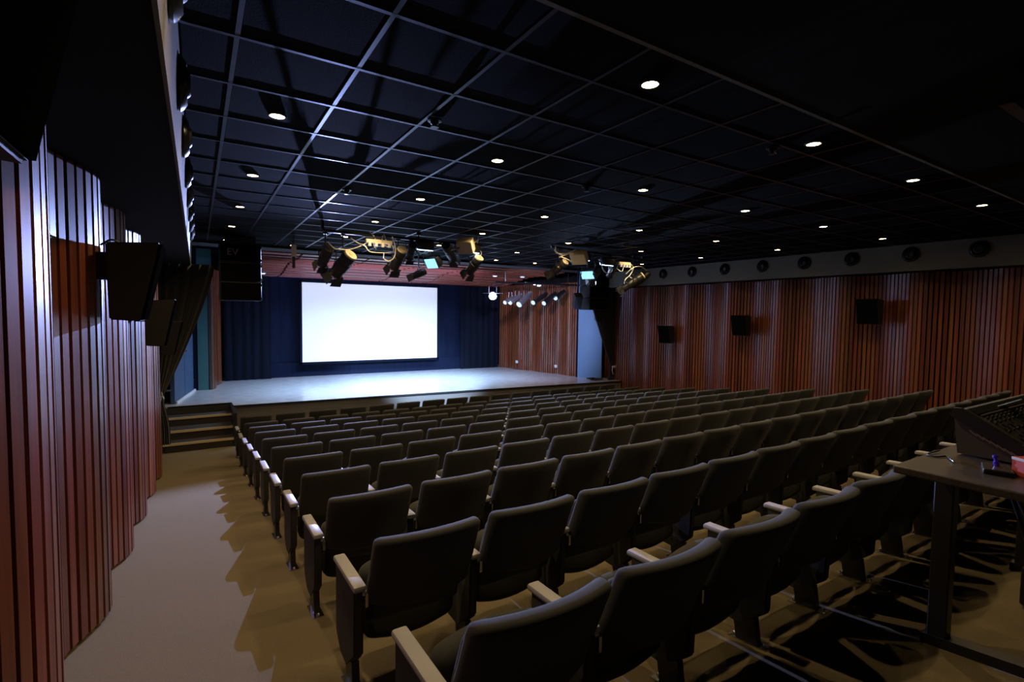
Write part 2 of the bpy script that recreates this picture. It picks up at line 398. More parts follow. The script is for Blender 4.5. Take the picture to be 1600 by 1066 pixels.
tag(drape((1.8, 17.15), (8.5, 17.15), -1.62, 1.15, .008, 16, m_navy, 'backdrop_cloth', seed=8), 'wide navy backdrop cloth behind the screen', 'backdrop')
tag(drape((1.8, 17.05), (8.5, 17.05), -2.048, -1.60, .004, 6, m_navy, 'valance_cloth', seed=9), 'low navy cloth band along the stage floor under the screen', 'valance')
# tied side curtains
tieL = lambda t: (0, 1-.96*(t/.78)**1.5 if t < .78 else .04+.1*math.sin((t-.78)/.22*1.6))
tL = thing('tied_curtain', 'black velvet curtain gathered and tied against the left slatted wall end', 'curtain', (-.6, 11.0, -2.4), 'tied side curtains')
drape((-.62, 11.0), (.30, 11.0), -2.45, .86, .045, 6, m_velvet, 'cloth', tL, seed=11, gather=lambda t: (-.02, 1-.93*(t/.74)**1.25) if t < .74 else (-.03, .07+.12*math.sin(min(1, (t-.74)/.2)*1.5)))
b = B(); tube(b, [(-.66+.13*k/10, 10.94-.05*math.sin(k*.6), -1.58+.03*math.sin(k)) for k in range(11)], .012, 6)
tube(b, spline([(-.57, 10.9, -1.58), (-.60, 10.88, -1.68), (-.66, 10.88, -1.75), (-.58, 10.86, -1.84)]), .009, 6)
tube(b, spline([(-.57, 10.9, -1.58), (-.55, 10.88, -1.52), (-.56, 10.88, -1.46)]), .009, 6); obj('tie_cord', b, m_white, tL)
tR = thing('tied_curtain', 'black velvet curtain gathered and tied where the right slatted wall meets the stage', 'curtain', (11.2, 11.9, -2.5), 'tied side curtains')
drape((11.44, 11.95), (10.1, 11.95), -2.7, 1.2, .04, 8, m_velvet, 'cloth', tR, seed=12, gather=lambda t: (-.0, 1-.86*(t/.72)**1.1) if t < .72 else (.0, .14+.10*math.sin(min(1, (t-.72)/.2)*1.6)))
b = B(); tube(b, [(11.22+.24*k/10, 11.84-.04*math.sin(k*.6), -1.62+.03*math.sin(k)) for k in range(11)], .016, 6)
tube(b, spline([(11.25, 11.82, -1.62), (11.2, 11.8, -1.72), (11.25, 11.8, -1.85)]), .011, 6); obj('tie_cord', b, m_white, tR)

# ------------------------------------------------------------------ seats
def rowskew(x): return .00064*(x+12.96)**2         # the rows bow slightly towards the stage at the right
def slab(w, th, H, bev, cuts):
    b = B(); box(b, -w/2, w/2, 0, th, -H, 0, bev, 3)
    for k in range(1, 8):
        g = b.verts[:]+b.edges[:]+b.faces[:]; bmesh.ops.bisect_plane(b, geom=g, plane_co=((k/8-.5)*w, 0, 0), plane_no=(1, 0, 0))
    for z in cuts:
        g = b.verts[:]+b.edges[:]+b.faces[:]; bmesh.ops.bisect_plane(b, geom=g, plane_co=(0, 0, z), plane_no=(0, 0, 1))
    return b
def make_seat():
    X0, w = .657, .528; xc = X0+.258
    Yt = 1.078+rowskew(X0); zf = flo(Yt+.24); zt = -.754-.121*Yt
    t = thing('auditorium_seat', '', 'seat', (xc, Yt+.24, zf))
    def lean(d): return .40*min(d, .30)+.22*max(0, d-.30)
    b = slab(w, .085, .40, .030, (-.1, -.2, -.3))
    for v in b.verts:
        x, y, z = v.co; u = 2*x/w; d = -z
        v.co = (xc+x, Yt+y+.065*(u*u-1)+lean(d), zt+.006+z+.014*(1-u*u)+(.045*u*u*(d-.25)/.15 if d > .25 else 0))
    obj('backrest', b, m_fab, t, smooth=50)
    wc = w-.04; b = slab(wc, .06, .42, .028, (-.12, -.24, -.34))
    for v in b.verts:
        x, y, z = v.co; u = 2*x/wc; d = -z+.04
        v.co = (xc+x, Yt+.078+y+.06*(u*u-1)+lean(d), zt-.04+z-.035*u*u)
    obj('back_cushion', b, m_fab, t, smooth=50)
    wp = w-.03; b = slab(wp, .11, .42, .045, (-.2,))
    for v in b.verts:
        x, y, z = v.co; u = 2*x/wp
        v.co = (xc+x, Yt+.31+y+z*.10, zf+.56+z-(.05*u*u if z > -.2 else -.05*u*u))
    obj('seat_pan', b, m_fab, t, smooth=50)
    b = B(); prism(b, [(xc+w/2-.002, Yt+.135), (xc+w/2+.005, Yt+.14), (xc+w/2+.005, Yt+.165), (xc+w/2-.002, Yt+.17)], zt-.29, zt-.25, 'z'); obj('hinge_clip', b, m_clip, t)
    arms(t, X0-.075, Yt, zf)
    return t
def arms(t, xa, Yt, zf):
    """armrest: cap, padded side panel, leg with foot plate, hinge bracket; xa = left side of the cap"""
    cap = B(); box(cap, xa, xa+.060, Yt+.13, Yt+.54, zf+.520, zf+.550, .010, 2)
    for v in cap.verts:
        q = (v.co.y-Yt-.13)/.41; v.co.z += .01-.012*(2*q-1)**2-(.02*(q-.88)/.12 if q > .88 else 0)
    obj('arm_cap', cap, m_cap, t, smooth=40)
    b = B(); prism(b, [(Yt+.15, zf+.522), (Yt+.515, zf+.518), (Yt+.515, zf+.15), (Yt+.42, zf+.075), (Yt+.30, zf+.075), (Yt+.16, zf+.20)], xa+.007, xa+.053, 'x')
    bmesh.ops.bevel(b, geom=b.edges[:], offset=.008, segments=2, affect='EDGES'); obj('side_panel', b, m_fab, t, smooth=50)
    b = B(); prism(b, [(Yt+.22, zf+.14), (Yt+.34, zf+.10), (Yt+.32, zf-.008), (Yt+.20, zf+.006)], xa+.012, xa+.048, 'x'); leg = obj('leg', b, m_steel, t)
    b = B(); prism(b, [(Yt+.15, zf+.0115), (Yt+.36, zf-.0140), (Yt+.36, zf-.008), (Yt+.15, zf+.0175)], xa-.004, xa+.064, 'x')
    for yy, zz in ((Yt+.175, .013), (Yt+.34, -.008)): lathe(b, (xa+.03, yy, zf+zz), (0, 0, 1), [(0, .010), (.012, .010), (.016, .006)], 8)
    obj('foot_plate', b, m_chrome, leg)
    b = B(); lathe(b, (xa+.045, Yt+.16, zf+.50), (1, 0, 0), [(0, .014), (.02, .014), (.024, .01)], 10); box(b, xa+.055, xa+.068, Yt+.135, Yt+.155, zf+.44, zf+.50); obj('hinge', b, m_chrome, t)
proto = make_seat()
tE = thing('tmp', '', 'seat', (0, 0, 0)); Y_0 = 1.078+rowskew(.657); F_0 = flo(Y_0+.24); arms(tE, .657-.075+.605, Y_0, F_0)
endparts = []
for ch in list(tE.children):
    endparts.append(ch)
PITCHX, PITCHY = .605, .923
ordn = ['first', 'second', 'third', 'fourth', 'fifth', 'sixth', 'seventh', 'eighth', 'ninth', 'tenth', 'eleventh', 'twelfth', 'thirteenth', 'fourteenth', 'fifteenth', 'sixteenth']
rown = ['in the rear row nearest the camera', 'in the second row from the rear', 'in the third row from the rear', 'in the fourth row from the rear', 'in the fifth row from the rear', 'in the middle row of the eleven', 'in the fifth row from the stage', 'in the fourth row from the stage', 'in the third row from the stage', 'in the second row from the stage', 'in the front row by the stage']
for r in range(11):
    for s in range(16):
        if r == 0 and s == 0: t = proto
        else:
            t = copy_tree(proto); dy = r*PITCHY+rowskew(.657+s*PITCHX)-rowskew(.657)
            t.location = Vector(proto.location)+Vector((s*PITCHX, dy, flo(Y_0+.24+dy)-F_0))
        pos = ('at the left aisle end' if s == 0 else 'at the right wall end' if s == 15 else ordn[s]+' from the left aisle' if s < 8 else ordn[15-s]+' from the right wall')
        tag(t, 'charcoal tip-up auditorium seat %s, %s' % (pos, rown[r]), 'seat', 'rows of auditorium seats')
        if s == 15:
            dy = r*PITCHY+rowskew(.657+s*PITCHX)-rowskew(.657); off = Vector((s*PITCHX, dy, flo(Y_0+.24+dy)-F_0))
            for ch in endparts:
                c = ch.copy(); COL.objects.link(c); c.parent = t
                c.location = wloc(ch)+off-Vector(t.location)
                for g in ch.children: d = g.copy(); COL.objects.link(d); d.parent = c
for ch in endparts:
    for g in list(ch.children): bpy.data.objects.remove(g)
    bpy.data.objects.remove(ch)
bpy.data.objects.remove(tE)

# ------------------------------------------------------------------ recessed downlights
colx = [.50, 2.29, 4.12, 5.97, 7.90, 9.84]
cname = ['leftmost column', 'second column from the left', 'third column from the left', 'third column from the right', 'second column from the right', 'rightmost column']
rows = [(.3, 'behind the camera'), (2.15, 'nearest the camera'), (3.93, 'second from the camera'), (5.75, 'third from the camera'), (7.55, 'fourth from the camera'), (9.35, 'fifth from the camera'), (11.2, 'nearest the stage')]
def downlight(x, y, label, p=1.0):
    t = thing('downlight', label, 'downlight', (x, y, CZ-.012), 'recessed ceiling downlights')
    b = B(); lathe(b, (x, y, CZ-.010), (0, 0, 1), [(0, .050), (0, .062), (.010, .064), (.014, .050)], 20, caps=False); obj('rim', b, m_blackwall, t, smooth=40)
    b = B(); lathe(b, (x, y, CZ-.006), (0, 0, 1), [(0, .050), (.006, .050)], 16); obj('lens', b, m_lampw, t)
    l = lamp('downlight_beam', 'SPOT', (x, y, CZ-.02), (x, y, -3), 56*p, WARM, .03, 150, 1.0)
    l.location -= t.location; l.parent = t
for y, rn in rows:
    for x, cn in zip(colx, cname):
        if y > 11 and x > 1: continue
        if y == .3: continue
        downlight(x, y, 'warm downlight, %s, row %s' % (cn, rn))
for x, y, lb in [(1.69, 11.2, 'warm downlight just in front of the stage canopy beside the left speaker stack'), (6.37, 10.95, 'warm downlight in front of the stage canopy above the dazzling spotlight'), (7.56, 10.95, 'warm downlight in front of the stage canopy left of the right lamp bar')]:
    downlight(x, y, lb, .6)
for x, y, lb in [(1.45, 3.38, 'white-rimmed smoke detector on the ceiling grid near the second light row'), (3.53, 4.17, 'round ribbed smoke detector on the black ceiling in the middle of the room'), (1.44, 5.8, 'small sprinkler head on the black ceiling above the left lamp bar'), (3.95, 2.38, 'small sprinkler head on the black ceiling between the two brightest downlights')]:
    b = B(); lathe(b, (x, y, CZ), (0, 0, -1), [(0, .05), (.012, .05), (.015, .03), (.03, .03), (.034, .018), (.05, .018), (.052, .03), (.056, .03)], 16)
    tag(obj('ceiling_sensor', b, m_steel, smooth=40), lb, 'sensor')
b = B(); box(b, 4.3, 5.9, 1.05, 1.12, CZ-.02, CZ-.012); tag(obj('slot_grille', b, m_black), 'long narrow black slot in the dark ceiling at upper right', 'vent')

# ------------------------------------------------------------------ round air nozzles on the fascias
def nozzle(x, y, z, d, label):
    t = thing('air_nozzle', label, 'vent', (x, y, z), 'round air nozzles on the fascias')
    b = B(); lathe(b, (x, y, z), (d, 0, 0), [(0, .085), (0, .135), (.015, .138), (.03, .125), (.045, .10), (.02, .085)], 28, caps=False); obj('ring', b, m_nozz, t, smooth=50)
    b = B(); lathe(b, (x, y, z), (d, 0, 0), [(-.005, .086), (.03, .082), (.055, .058), (.06, .05), (.03, .045)], 24); obj('jet', b, m_black, t, smooth=50)
on = ['nearest the camera', 'second from the camera', 'third from the camera', 'fourth from the camera', 'fourth from the stage', 'third from the stage', 'second from the stage', 'nearest the stage']
for i, y in enumerate([2.985, 3.93, 4.9, 5.82, 6.75, 7.72, 8.68, 9.64]):
    nozzle(10.985, y, 1.19, -1, 'black round air nozzle on the right fascia, %s' % on[i])
for i, y in enumerate([2.2, 3.16, 4.1, 5.1, 6.05, 7.0, 7.95, 8.9]):
    nozzle(-.068, y, 1.17, 1, 'black round air nozzle on the left fascia, %s' % on[i])

# ------------------------------------------------------------------ wall speakers
def wall_speaker(y, zt, side, label):
    """side=1: on the left wall facing +x; side=-1: on the right wall"""
    wx = -.53 if side == 1 else 11.44
    t = thing('wall_speaker', label, 'speaker', (wx+side*.25, y, zt-.5), 'tilted wall speakers')
    def X(a): return wx+side*a
    b = B(); prism(b, [(X(.065), zt-.02), (X(.34), zt), (X(.235), zt-.5), (X(.075), zt-.49)], y-.18, y+.20, 'y')
    bmesh.ops.bevel(b, geom=b.edges[:], offset=.008, segments=2, affect='EDGES'); obj('cabinet', b, m_spk, t, smooth=40)
    b = B(); prism(b, [(X(.333), zt-.012), (X(.352), zt-.010), (X(.249), zt-.49), (X(.230), zt-.49)], y-.172, y+.192, 'y'); obj('grille', b, m_grille, t)
    b = B(); box(b, min(X(-.03), X(.08)), max(X(-.03), X(.08)), y-.06, y+.06, zt-.24, zt-.07, .006, 1); obj('bracket', b, m_black, t)
    b = B(); tube(b, spline([(X(.03), y-.07, zt-.03), (X(.09), y-.09, zt+.005), (X(.14), y-.08, zt-.02)]), .006, 6); obj('cable', b, m_black, t)
wall_speaker(4.08, .43, 1, 'black wedge speaker on the left slatted wall, the large one casting a shadow')
wall_speaker(6.6, .12, 1, 'black wedge speaker on the left slatted wall, the middle one')
wall_speaker(9.1, -.16, 1, 'black wedge speaker on the left slatted wall, nearest the curtain')
wall_speaker(1.25, .80, 1, 'black wedge speaker at the upper left corner, closest to the camera')
wall_speaker(9.7, -.24, -1, 'black speaker on the right slatted wall, nearest the stage')
wall_speaker(7.4, .07, -1, 'black speaker on the right slatted wall, middle of three')
wall_speaker(4.65, .41, -1, 'black speaker on the right slatted wall, nearest the camera')

# ------------------------------------------------------------------ hung speaker stacks
def text_mesh(s, size):
    cu = bpy.data.curves.new('lettering', 'FONT'); cu.body = s; cu.size = size; cu.extrude = .002
    o = bpy.data.objects.new('tmp', cu); COL.objects.link(o); dg = bpy.context.evaluated_depsgraph_get()
    me = bpy.data.meshes.new_from_object(o.evaluated_get(dg)); bpy.data.objects.remove(o); b = B(); b.from_mesh(me); return b
t = thing('speaker_stack', 'big black hung speaker stack left of the stage with grey logo letters', 'speaker', (.7, 10.75, .2), 'hung speaker stacks')
for k in range(3):
    z1 = 1.24-.35*k; b = B(); box(b, .36, 1.03, 10.45, 10.95, z1-.34, z1, .012, 2); c = obj('cabinet', b, m_spk, t, smooth=40)
    b = B(); box(b, .375, 1.015, 10.437, 10.45, z1-.325, z1-.015); obj('grille', b, m_grille, c)
b = text_mesh('EV', .17)
for v in b.verts: v.co = Vector((.47+v.co.x, 10.433-v.co.z, 1.02+v.co.y))
obj('logo', b, m_sign, t)
b = B()
for z in (1.2, .95, .85, .6, .5, .25): box(b, 1.03, 1.045, 10.44, 10.50, z-.03, z+.02, .003, 1)
obj('rigging_plate', b, m_chrome, t)
b = B(); box(b, .45, .95, 10.6, 10.8, 1.24, CZ); obj('hanging_frame', b, m_steel, t)
t = thing('speaker_stack', 'big black hung speaker stack right of the stage behind the lamp bar', 'speaker', (9.75, 11.2, .15), 'hung speaker stacks')
for k in range(3):
    z1 = 1.22-.35*k; b = B(); box(b, 9.42, 10.15, 10.9, 11.35, z1-.34, z1, .012, 2); c = obj('cabinet', b, m_spk, t, smooth=40)
    b = B(); box(b, 9.435, 10.135, 10.887, 10.9, z1-.325, z1-.015); obj('grille', b, m_grille, c)
b = B(); box(b, 9.55, 10.0, 11.0, 11.25, 1.22, CZ); obj('hanging_frame', b, m_steel, t)
t = thing('small_speaker', 'small grille-fronted speaker tilted down beside the right speaker stack', 'speaker', (9.1, 11.1, .25))
b = B(); M2 = orient((9.1, 11.05, .42), (-.35, -.75, -.5)); box(b, -.11, .11, -.12, .12, -.2, .2, .01, 1, M2); obj('cabinet', b, m_spk, t)
b = B(); tube(b, [(9.1, 11.08, .5), (9.15, 11.1, .8), (9.15, 11.1, CZ)], .016, 6); obj('rod', b, m_steel, t)
b = B(); box(b, -.10, .10, .12, .128, -.19, .19, 0, 1, M2); obj('grille', b, mat('blue_lit_mesh', (.06, .08, .14), .4, metal=.5, bump=(300, .6)), t)

# ------------------------------------------------------------------ lamp bars
def bar(pts, label, r=.024):
    t = thing('lighting_bar', label, 'lighting bar', (pts[len(pts)//2]), 'lighting bars')
    b = B(); tube(b, pts, r, 10); obj('pipe', b, m_steel, t, smooth=60)
    return t
def spotlight(p, d, label, L=.36, r=.10, cap=m_lit_cap, doors=True, lens=None, bar_z=1.26, name='stage_lamp'):
    """p = centre of the rear cap, d = beam direction"""
    p = Vector(p); s, t_, d = frame_of(d); t = thing(name, label, 'stage light', tuple(p+d*L/2), 'stage lamps on the bars')
    b = B(); lathe(b, p, d, [(.0, r*.8), (.02, r*.95), (L*.25, r), (L*.27, r*.92), (L*.4, r*.92), (L*.42, r), (L*.7, r), (L*.72, r*.9), (L-.02, r*.9), (L, r*1.02)], 20); obj('body', b, m_housing, t, smooth=35)
    b = B(); lathe(b, p-d*.012, d, [(0, r*.5), (-.0, r*.86), (.012, r*.92), (.03, r*.92)], 20)
    lathe(b, p-d*.02, d, [(0, r*.25), (.01, r*.3)], 12); obj('rear_cap', b, cap, t, smooth=35)
    b = B(); lathe(b, p+d*(L-.005), d, [(0, r*.8), (.008, r*.8)], 20); obj('lens', b, lens or m_chrome, t)
    mid = p+d*L*.5
    b = B(); yk = [mid+s*r*1.15, mid+s*r*1.2+Vector((0, 0, r*1.6)), Vector((mid.x, mid.y, mid.z+r*1.9)), mid-s*r*1.2+Vector((0, 0, r*1.6)), mid-s*r*1.15]
    tube(b, yk, .009, 6)
    top = Vector((mid.x, mid.y, mid.z+r*1.9))
    if bar_z and bar_z > top.z: tube(b, [top, (top.x, top.y, bar_z)], .012, 6); box(b, top.x-.03, top.x+.03, top.y-.03, top.y+.03, max(top.z, bar_z-.05), bar_z, .005, 1)
    obj('yoke', b, m_steel, t)
    if doors:
        e = p+d*L
        for k in range(4):
            v = (s, t_, -s, -t_)[k]; w_ = (t_, s, t_, s)[k]
            b = B(); q0 = e+v*r*.95-w_*r*.8; q1 = e+v*r*.95+w_*r*.8; q2 = e+v*r*1.25+d*r*1.2+w_*r*.95; q3 = e+v*r*1.25+d*r*1.2-w_*r*.95
            n_ = v*.004
            A = [b.verts.new(x) for x in (q0, q1, q2, q3)]; C = [b.verts.new(x+n_) for x in (q0, q1, q2, q3)]
            b.faces.new(A); b.faces.new(C[::-1])
            for i in range(4): b.faces.new((A[i], C[i], C[(i+1) % 4], A[(i+1) % 4]))
            obj('barn_door', b, m_black, t)
    return t
def led_head(p, w, label, strip=True, panel=False, tilt=(0, .2, -1)):
    p = Vector(p); t = thing('led_lamp', label, 'stage light', tuple(p), 'LED lamps on the bars')
    M2 = orient(p, tilt)
    b = B(); box(b, -w/2, w/2, -.14, .0, -.10, .10, .02, 2, M2); obj('body', b, m_housing, t, smooth=40)
    b = B()
    for k in range(5): box(b, -w/2+.03+k*(w-.06)/5, -w/2+.045+k*(w-.06)/5, -.17, -.14, -.08, .08, 0, 1, M2)
    obj('cooling_fins', b, m_black, t)
    b = B(); box(b, -w/2+.015, w/2-.015, .0, .012, -.085, .085, 0, 1, M2); obj('lens_strip', b, m_ledpan if panel else m_strip, t)
    b = B(); tube(b, [(p.x-w/2-.015, p.y, p.z), (p.x-w/2-.015, p.y, p.z+.16), (p.x+w/2+.015, p.y, p.z+.16), (p.x+w/2+.015, p.y, p.z)], .008, 6)
    box(b, p.x-.02, p.x+.02, p.y-.02, p.y+.02, p.z+.15, max(p.z+.16, 1.27), .003, 1); obj('yoke', b, m_steel, t)
def cam_pt(px, py, y):
    # plan a point of the rig from its measured height and position (survey of the photograph)
    d = rt*((px-800)/FPX)+up*((533-py)/FPX)+fw; k = y/d.y; return Vector((d.x*k, y, d.z*k))
YB = 8.0
A0 = cam_pt(504, 360, YB); A1 = cam_pt(752, 384, YB)
bar([(A0.x, YB, CZ), (A0.x, YB, A0.z+.03), (A0.x+.03, YB, A0.z), tuple(A1)], 'black pipe of the left lamp bar hung under the ceiling grid')
C0 = cam_pt(862, 386, YB); C1 = cam_pt(1016, 408, YB)
bar([(C0.x, YB, CZ), tuple(C0), tuple(C1)], 'pipe of the right lamp bar in front of the right speaker stack')
D1 = (-.25, .62, -.75)
def dirn(a, b_): return tuple(Vector(b_)-Vector(a))
lampsA = [((514, 389), (503, 412), .085, 'leftmost lamp on the left bar, dark and round-backed'), ((548, 398), (524, 428), .115, 'largest lamp on the left bar with a lamplit round back'), ((629, 390), (615, 418), .095, 'lamp with a wired round back right of the lit socket strip'), ((697, 384), (708, 404), .085, 'dark lamp hanging between the two glowing strips of the left bar'), ((645, 384), (640, 402), .075, 'small dark lamp just left of the first glowing strip on the left bar'), ((749, 403), (733, 426), .090, 'lamp with a lamplit disc back at the right end of the left bar')]
for (a, c, r, lb) in lampsA:
    pa = cam_pt(*a, YB-.10); pc = cam_pt(*c, YB+.18); d = pc-pa; spotlight(pa, d, lb, L=d.length, r=r, bar_z=A0.z, cap=m_housing if 'dark' in lb else m_lit_cap)
lampsC = [((884, 409), (862, 428), .085, 'leftmost lamp on the right bar, aimed down to the left'), ((1005, 431), (972, 452), .095, 'long lamplit-backed lamp at the right end of the right bar'), ((1014, 427), (992, 446), .07, 'dark lamp tucked behind the right end of the right bar'), ((962, 411), (952, 432), .075, 'small dark lamp between the blue LED strip and the right socket strip'), ((933, 424), (925, 437), .085, 'round-headed lamp in the middle of the right bar')]
for (a, c, r, lb) in lampsC:
    pa = cam_pt(*a, YB-.10); pc = cam_pt(*c, YB+.18); d = pc-pa; spotlight(pa, d, lb, L=max(.25, d.length), r=r, bar_z=C0.z, cap=m_housing if 'dark' in lb or 'round-headed' in lb else m_lit_cap, doors='dark' not in lb)
led_head(cam_pt(663, 390, YB), .27, 'LED lamp with a glowing white strip in the middle of the left bar')
led_head(cam_pt(737, 394, YB), .25, 'LED lamp with a glowing white strip at the right end of the left bar')
led_head(cam_pt(911, 406, YB), .24, 'LED lamp with a glowing strip at the left of the right bar')
led_head(cam_pt(948, 414, YB), .27, 'LED lamp with a glowing blue strip in the middle of the right bar')
led_head(cam_pt(674, 412, YB+.1), .26, 'blue lit LED panel angled to the left under the left bar', panel=True, tilt=(-.75, -.35, -.55))
led_head(cam_pt(918, 430, YB+.1), .30, 'blue lit LED panel angled to the left under the right bar', panel=True, tilt=(-.75, -.35, -.55))
pa = cam_pt(664, 424, YB+.1); pc = cam_pt(645, 432, YB+.15); spotlight(pa, pc-pa, 'small dark lamp below the blue lit panel on the left bar', L=.24, r=.065, cap=m_housing, bar_z=CZ)
# socket strips and cables
def socket_strip(p, w, label):
    p = Vector(p); t = thing('socket_strip', label, 'power strip', tuple(p))
    b = B(); box(b, p.x-w/2, p.x+w/2, p.y-.04, p.y+.03, p.z-.03, p.z+.03, .006, 1); obj('housing', b, m_lit_cream, t)
    for k in range(4):
        b = B(); x = p.x-w/2+w*(k+.5)/4; box(b, x-.022, x+.022, p.y-.06, p.y-.02, p.z-.085, p.z-.02, .005, 1); obj('plug', b, m_cardw, t)
socket_strip(cam_pt(592, 378, YB-.05), .42, 'lamplit socket strip with four plugs on the left lamp bar')
socket_strip(cam_pt(975, 412, YB-.05), .34, 'lamplit socket strip with four plugs on the right lamp bar')
def cables(pxs, label, r=.009, seed=0, m=m_lit_cream):
    rnd = random.Random(seed); b = B()
    for path in pxs: tube(b, spline([cam_pt(x, y, YB-.05+rnd.uniform(-.08, .08)) for x, y in path], 7), r, 6)
    tag(obj('cable_bundle', b, m, smooth=60), label, 'cable', 'cables hanging from the lamp bars')
cables([[(548, 372), (560, 380), (570, 384), (580, 394), (612, 394), (616, 384)], [(578, 362), (586, 372), (584, 382), (588, 390)], [(598, 368), (597, 380), (606, 386)], [(600, 366), (605, 378), (618, 388), (617, 395), (613, 384)], [(600, 395), (600, 404), (608, 408), (616, 402), (618, 388), (613, 370)], [(530, 389), (545, 390), (565, 384), (575, 378)], [(512, 378), (522, 388), (530, 389)]], 'loops of lamplit cable hanging around the socket strip on the left bar', seed=2)
cables([[(560, 366), (575, 370), (600, 372), (640, 378), (668, 380)], [(618, 386), (632, 392), (640, 384), (650, 378)], [(640, 378), (650, 392), (662, 396), (672, 384), (690, 380)], [(690, 382), (700, 392), (716, 388), (724, 380)]], 'dark cables looped along the middle of the left bar', r=.010, seed=9, m=m_black)
cables([[(930, 402), (940, 410), (952, 404), (962, 410)], [(905, 396), (920, 402), (936, 400), (950, 404)], [(936, 404), (944, 424), (954, 426), (960, 412)]], 'dark cables looped along the middle of the right bar', r=.010, seed=10, m=m_black)
cables([[(748, 367), (745, 382), (738, 390), (746, 400)], [(726, 376), (736, 380), (746, 376), (748, 368)], [(730, 379), (742, 386), (752, 394), (750, 402)]], 'tangle of lamplit cable at the right end of the left bar', seed=3)
cables([[(866, 390), (872, 396), (886, 396), (900, 390)], [(868, 384), (869, 393), (880, 399), (892, 394), (899, 391)], [(874, 402), (884, 398), (894, 396), (902, 399)], [(876, 401), (888, 406), (896, 412)]], 'tangle of lamplit cable at the left end of the right bar', r=.012, seed=4)
cables([[(968, 412), (980, 416), (988, 422), (984, 432), (990, 436)], [(978, 428), (990, 418), (1002, 417), (1012, 424)], [(960, 412), (964, 420), (972, 424), (975, 414)], [(986, 413), (990, 420), (984, 430), (977, 437), (976, 444)]], 'loops of lamplit cable around the socket strip on the right bar', seed=5)
b = B(); box(b, 0, 1, 0, 1, 0, 1); b.free()
p = cam_pt(728, 384, YB-.1); b = B(); box(b, -.14, .14, -.12, .12, -.09, .09, .015, 2, orient(p, (.4, .4, -.7))); tag(obj('dimmer_box', b, m_lit_cap), 'warm-lit boxy lamp housing near the right end of the left bar', 'stage light')
p = cam_pt(905, 402, YB-.1); b = B(); box(b, -.16, .16, -.13, .13, -.09, .09, .015, 2, orient(p, (.5, .3, -.6))); tag(obj('dimmer_box', b, m_lit_cap), 'warm-lit boxy lamp housing near the left end of the right bar', 'stage light')

# stage-right batten over the stage with a row of lit cans
tb = bar([tuple(cam_pt(775, 441, 13.0)), tuple(cam_pt(908, 446, 13.0))], 'lamp bar over the right side of the stage', .03)
for x in (7.9, 10.3):
    b = B(); tube(b, [(x, 13.0, .98), (x, 13.0, 1.76)], .015, 6); obj('hanger', b, m_steel, tb)
t = thing('side_spotlight', 'slim stage spotlight hung behind the two lamps at the left end of the left bar', 'stage light', (2.85, 13.0, .98))
b = B(); dq = Vector((-.35, -.92, -.2)).normalized(); q = Vector((2.85, 12.7, .98))-dq*.03; lathe(b, q-dq*.28, dq, [(0, .05), (.02, .075), (.26, .08)], 16); obj('body', b, m_housing, t, smooth=40)
b = B(); box(b, -.22, .22, -.02, .50, .022, .026, 0, 1, orient(q, (dq.x, dq.y, .0))); obj('barn_door', b, m_black, t)  # flap added over the lamp to keep its beam off the ceiling
b = B(); tube(b, [q-dq*.12+Vector((0, 0, .07)), (q.x+.03, q.y+.1, 1.3)], .012, 6); obj('rod', b, m_steel, t)
t = thing('dazzling_spotlight', 'dazzling white-blue spotlight shining toward the seats at stage right', 'stage light', (7.47, 13.0, .5), 'cans over stage right')
pp = cam_pt(770, 463, 13.0); dd = Vector((-.45, -.8, -.2)).normalized()
b = B(); lathe(b, pp-dd*.38, dd, [(0, .07), (.02, .10), (.3, .12), (.36, .135)], 20); obj('body', b, m_housing, t, smooth=40)
b = B(); lathe(b, pp-dd*.02, dd, [(0, .11), (.01, .11)], 20); obj('lens', b, m_lampc, t)
b = B(); q = pp-dd*.2; tube(b, [q+Vector((.13, 0, 0)), q+Vector((.13, 0, .25)), q+Vector((0, 0, .33)), q+Vector((-.13, 0, .25)), q+Vector((-.13, 0, 0))], .012, 6); tube(b, [q+Vector((0, 0, .33)), (q.x+.2, 13.0, .90), (q.x+.3, 13.0, 1.0)], .014, 6); obj('yoke', b, m_steel, t)
b = B(); M2 = orient(pp-dd*.02, (dd.x, dd.y, -.02)); box(b, -.30, .30, -.05, .50, .075, .081, 0, 1, M2); obj('barn_door', b, m_black, t)  # added top flap, cuts off the light going upward
m_can = mat('silver_can', (.45, .47, .52), .25, metal=.8)
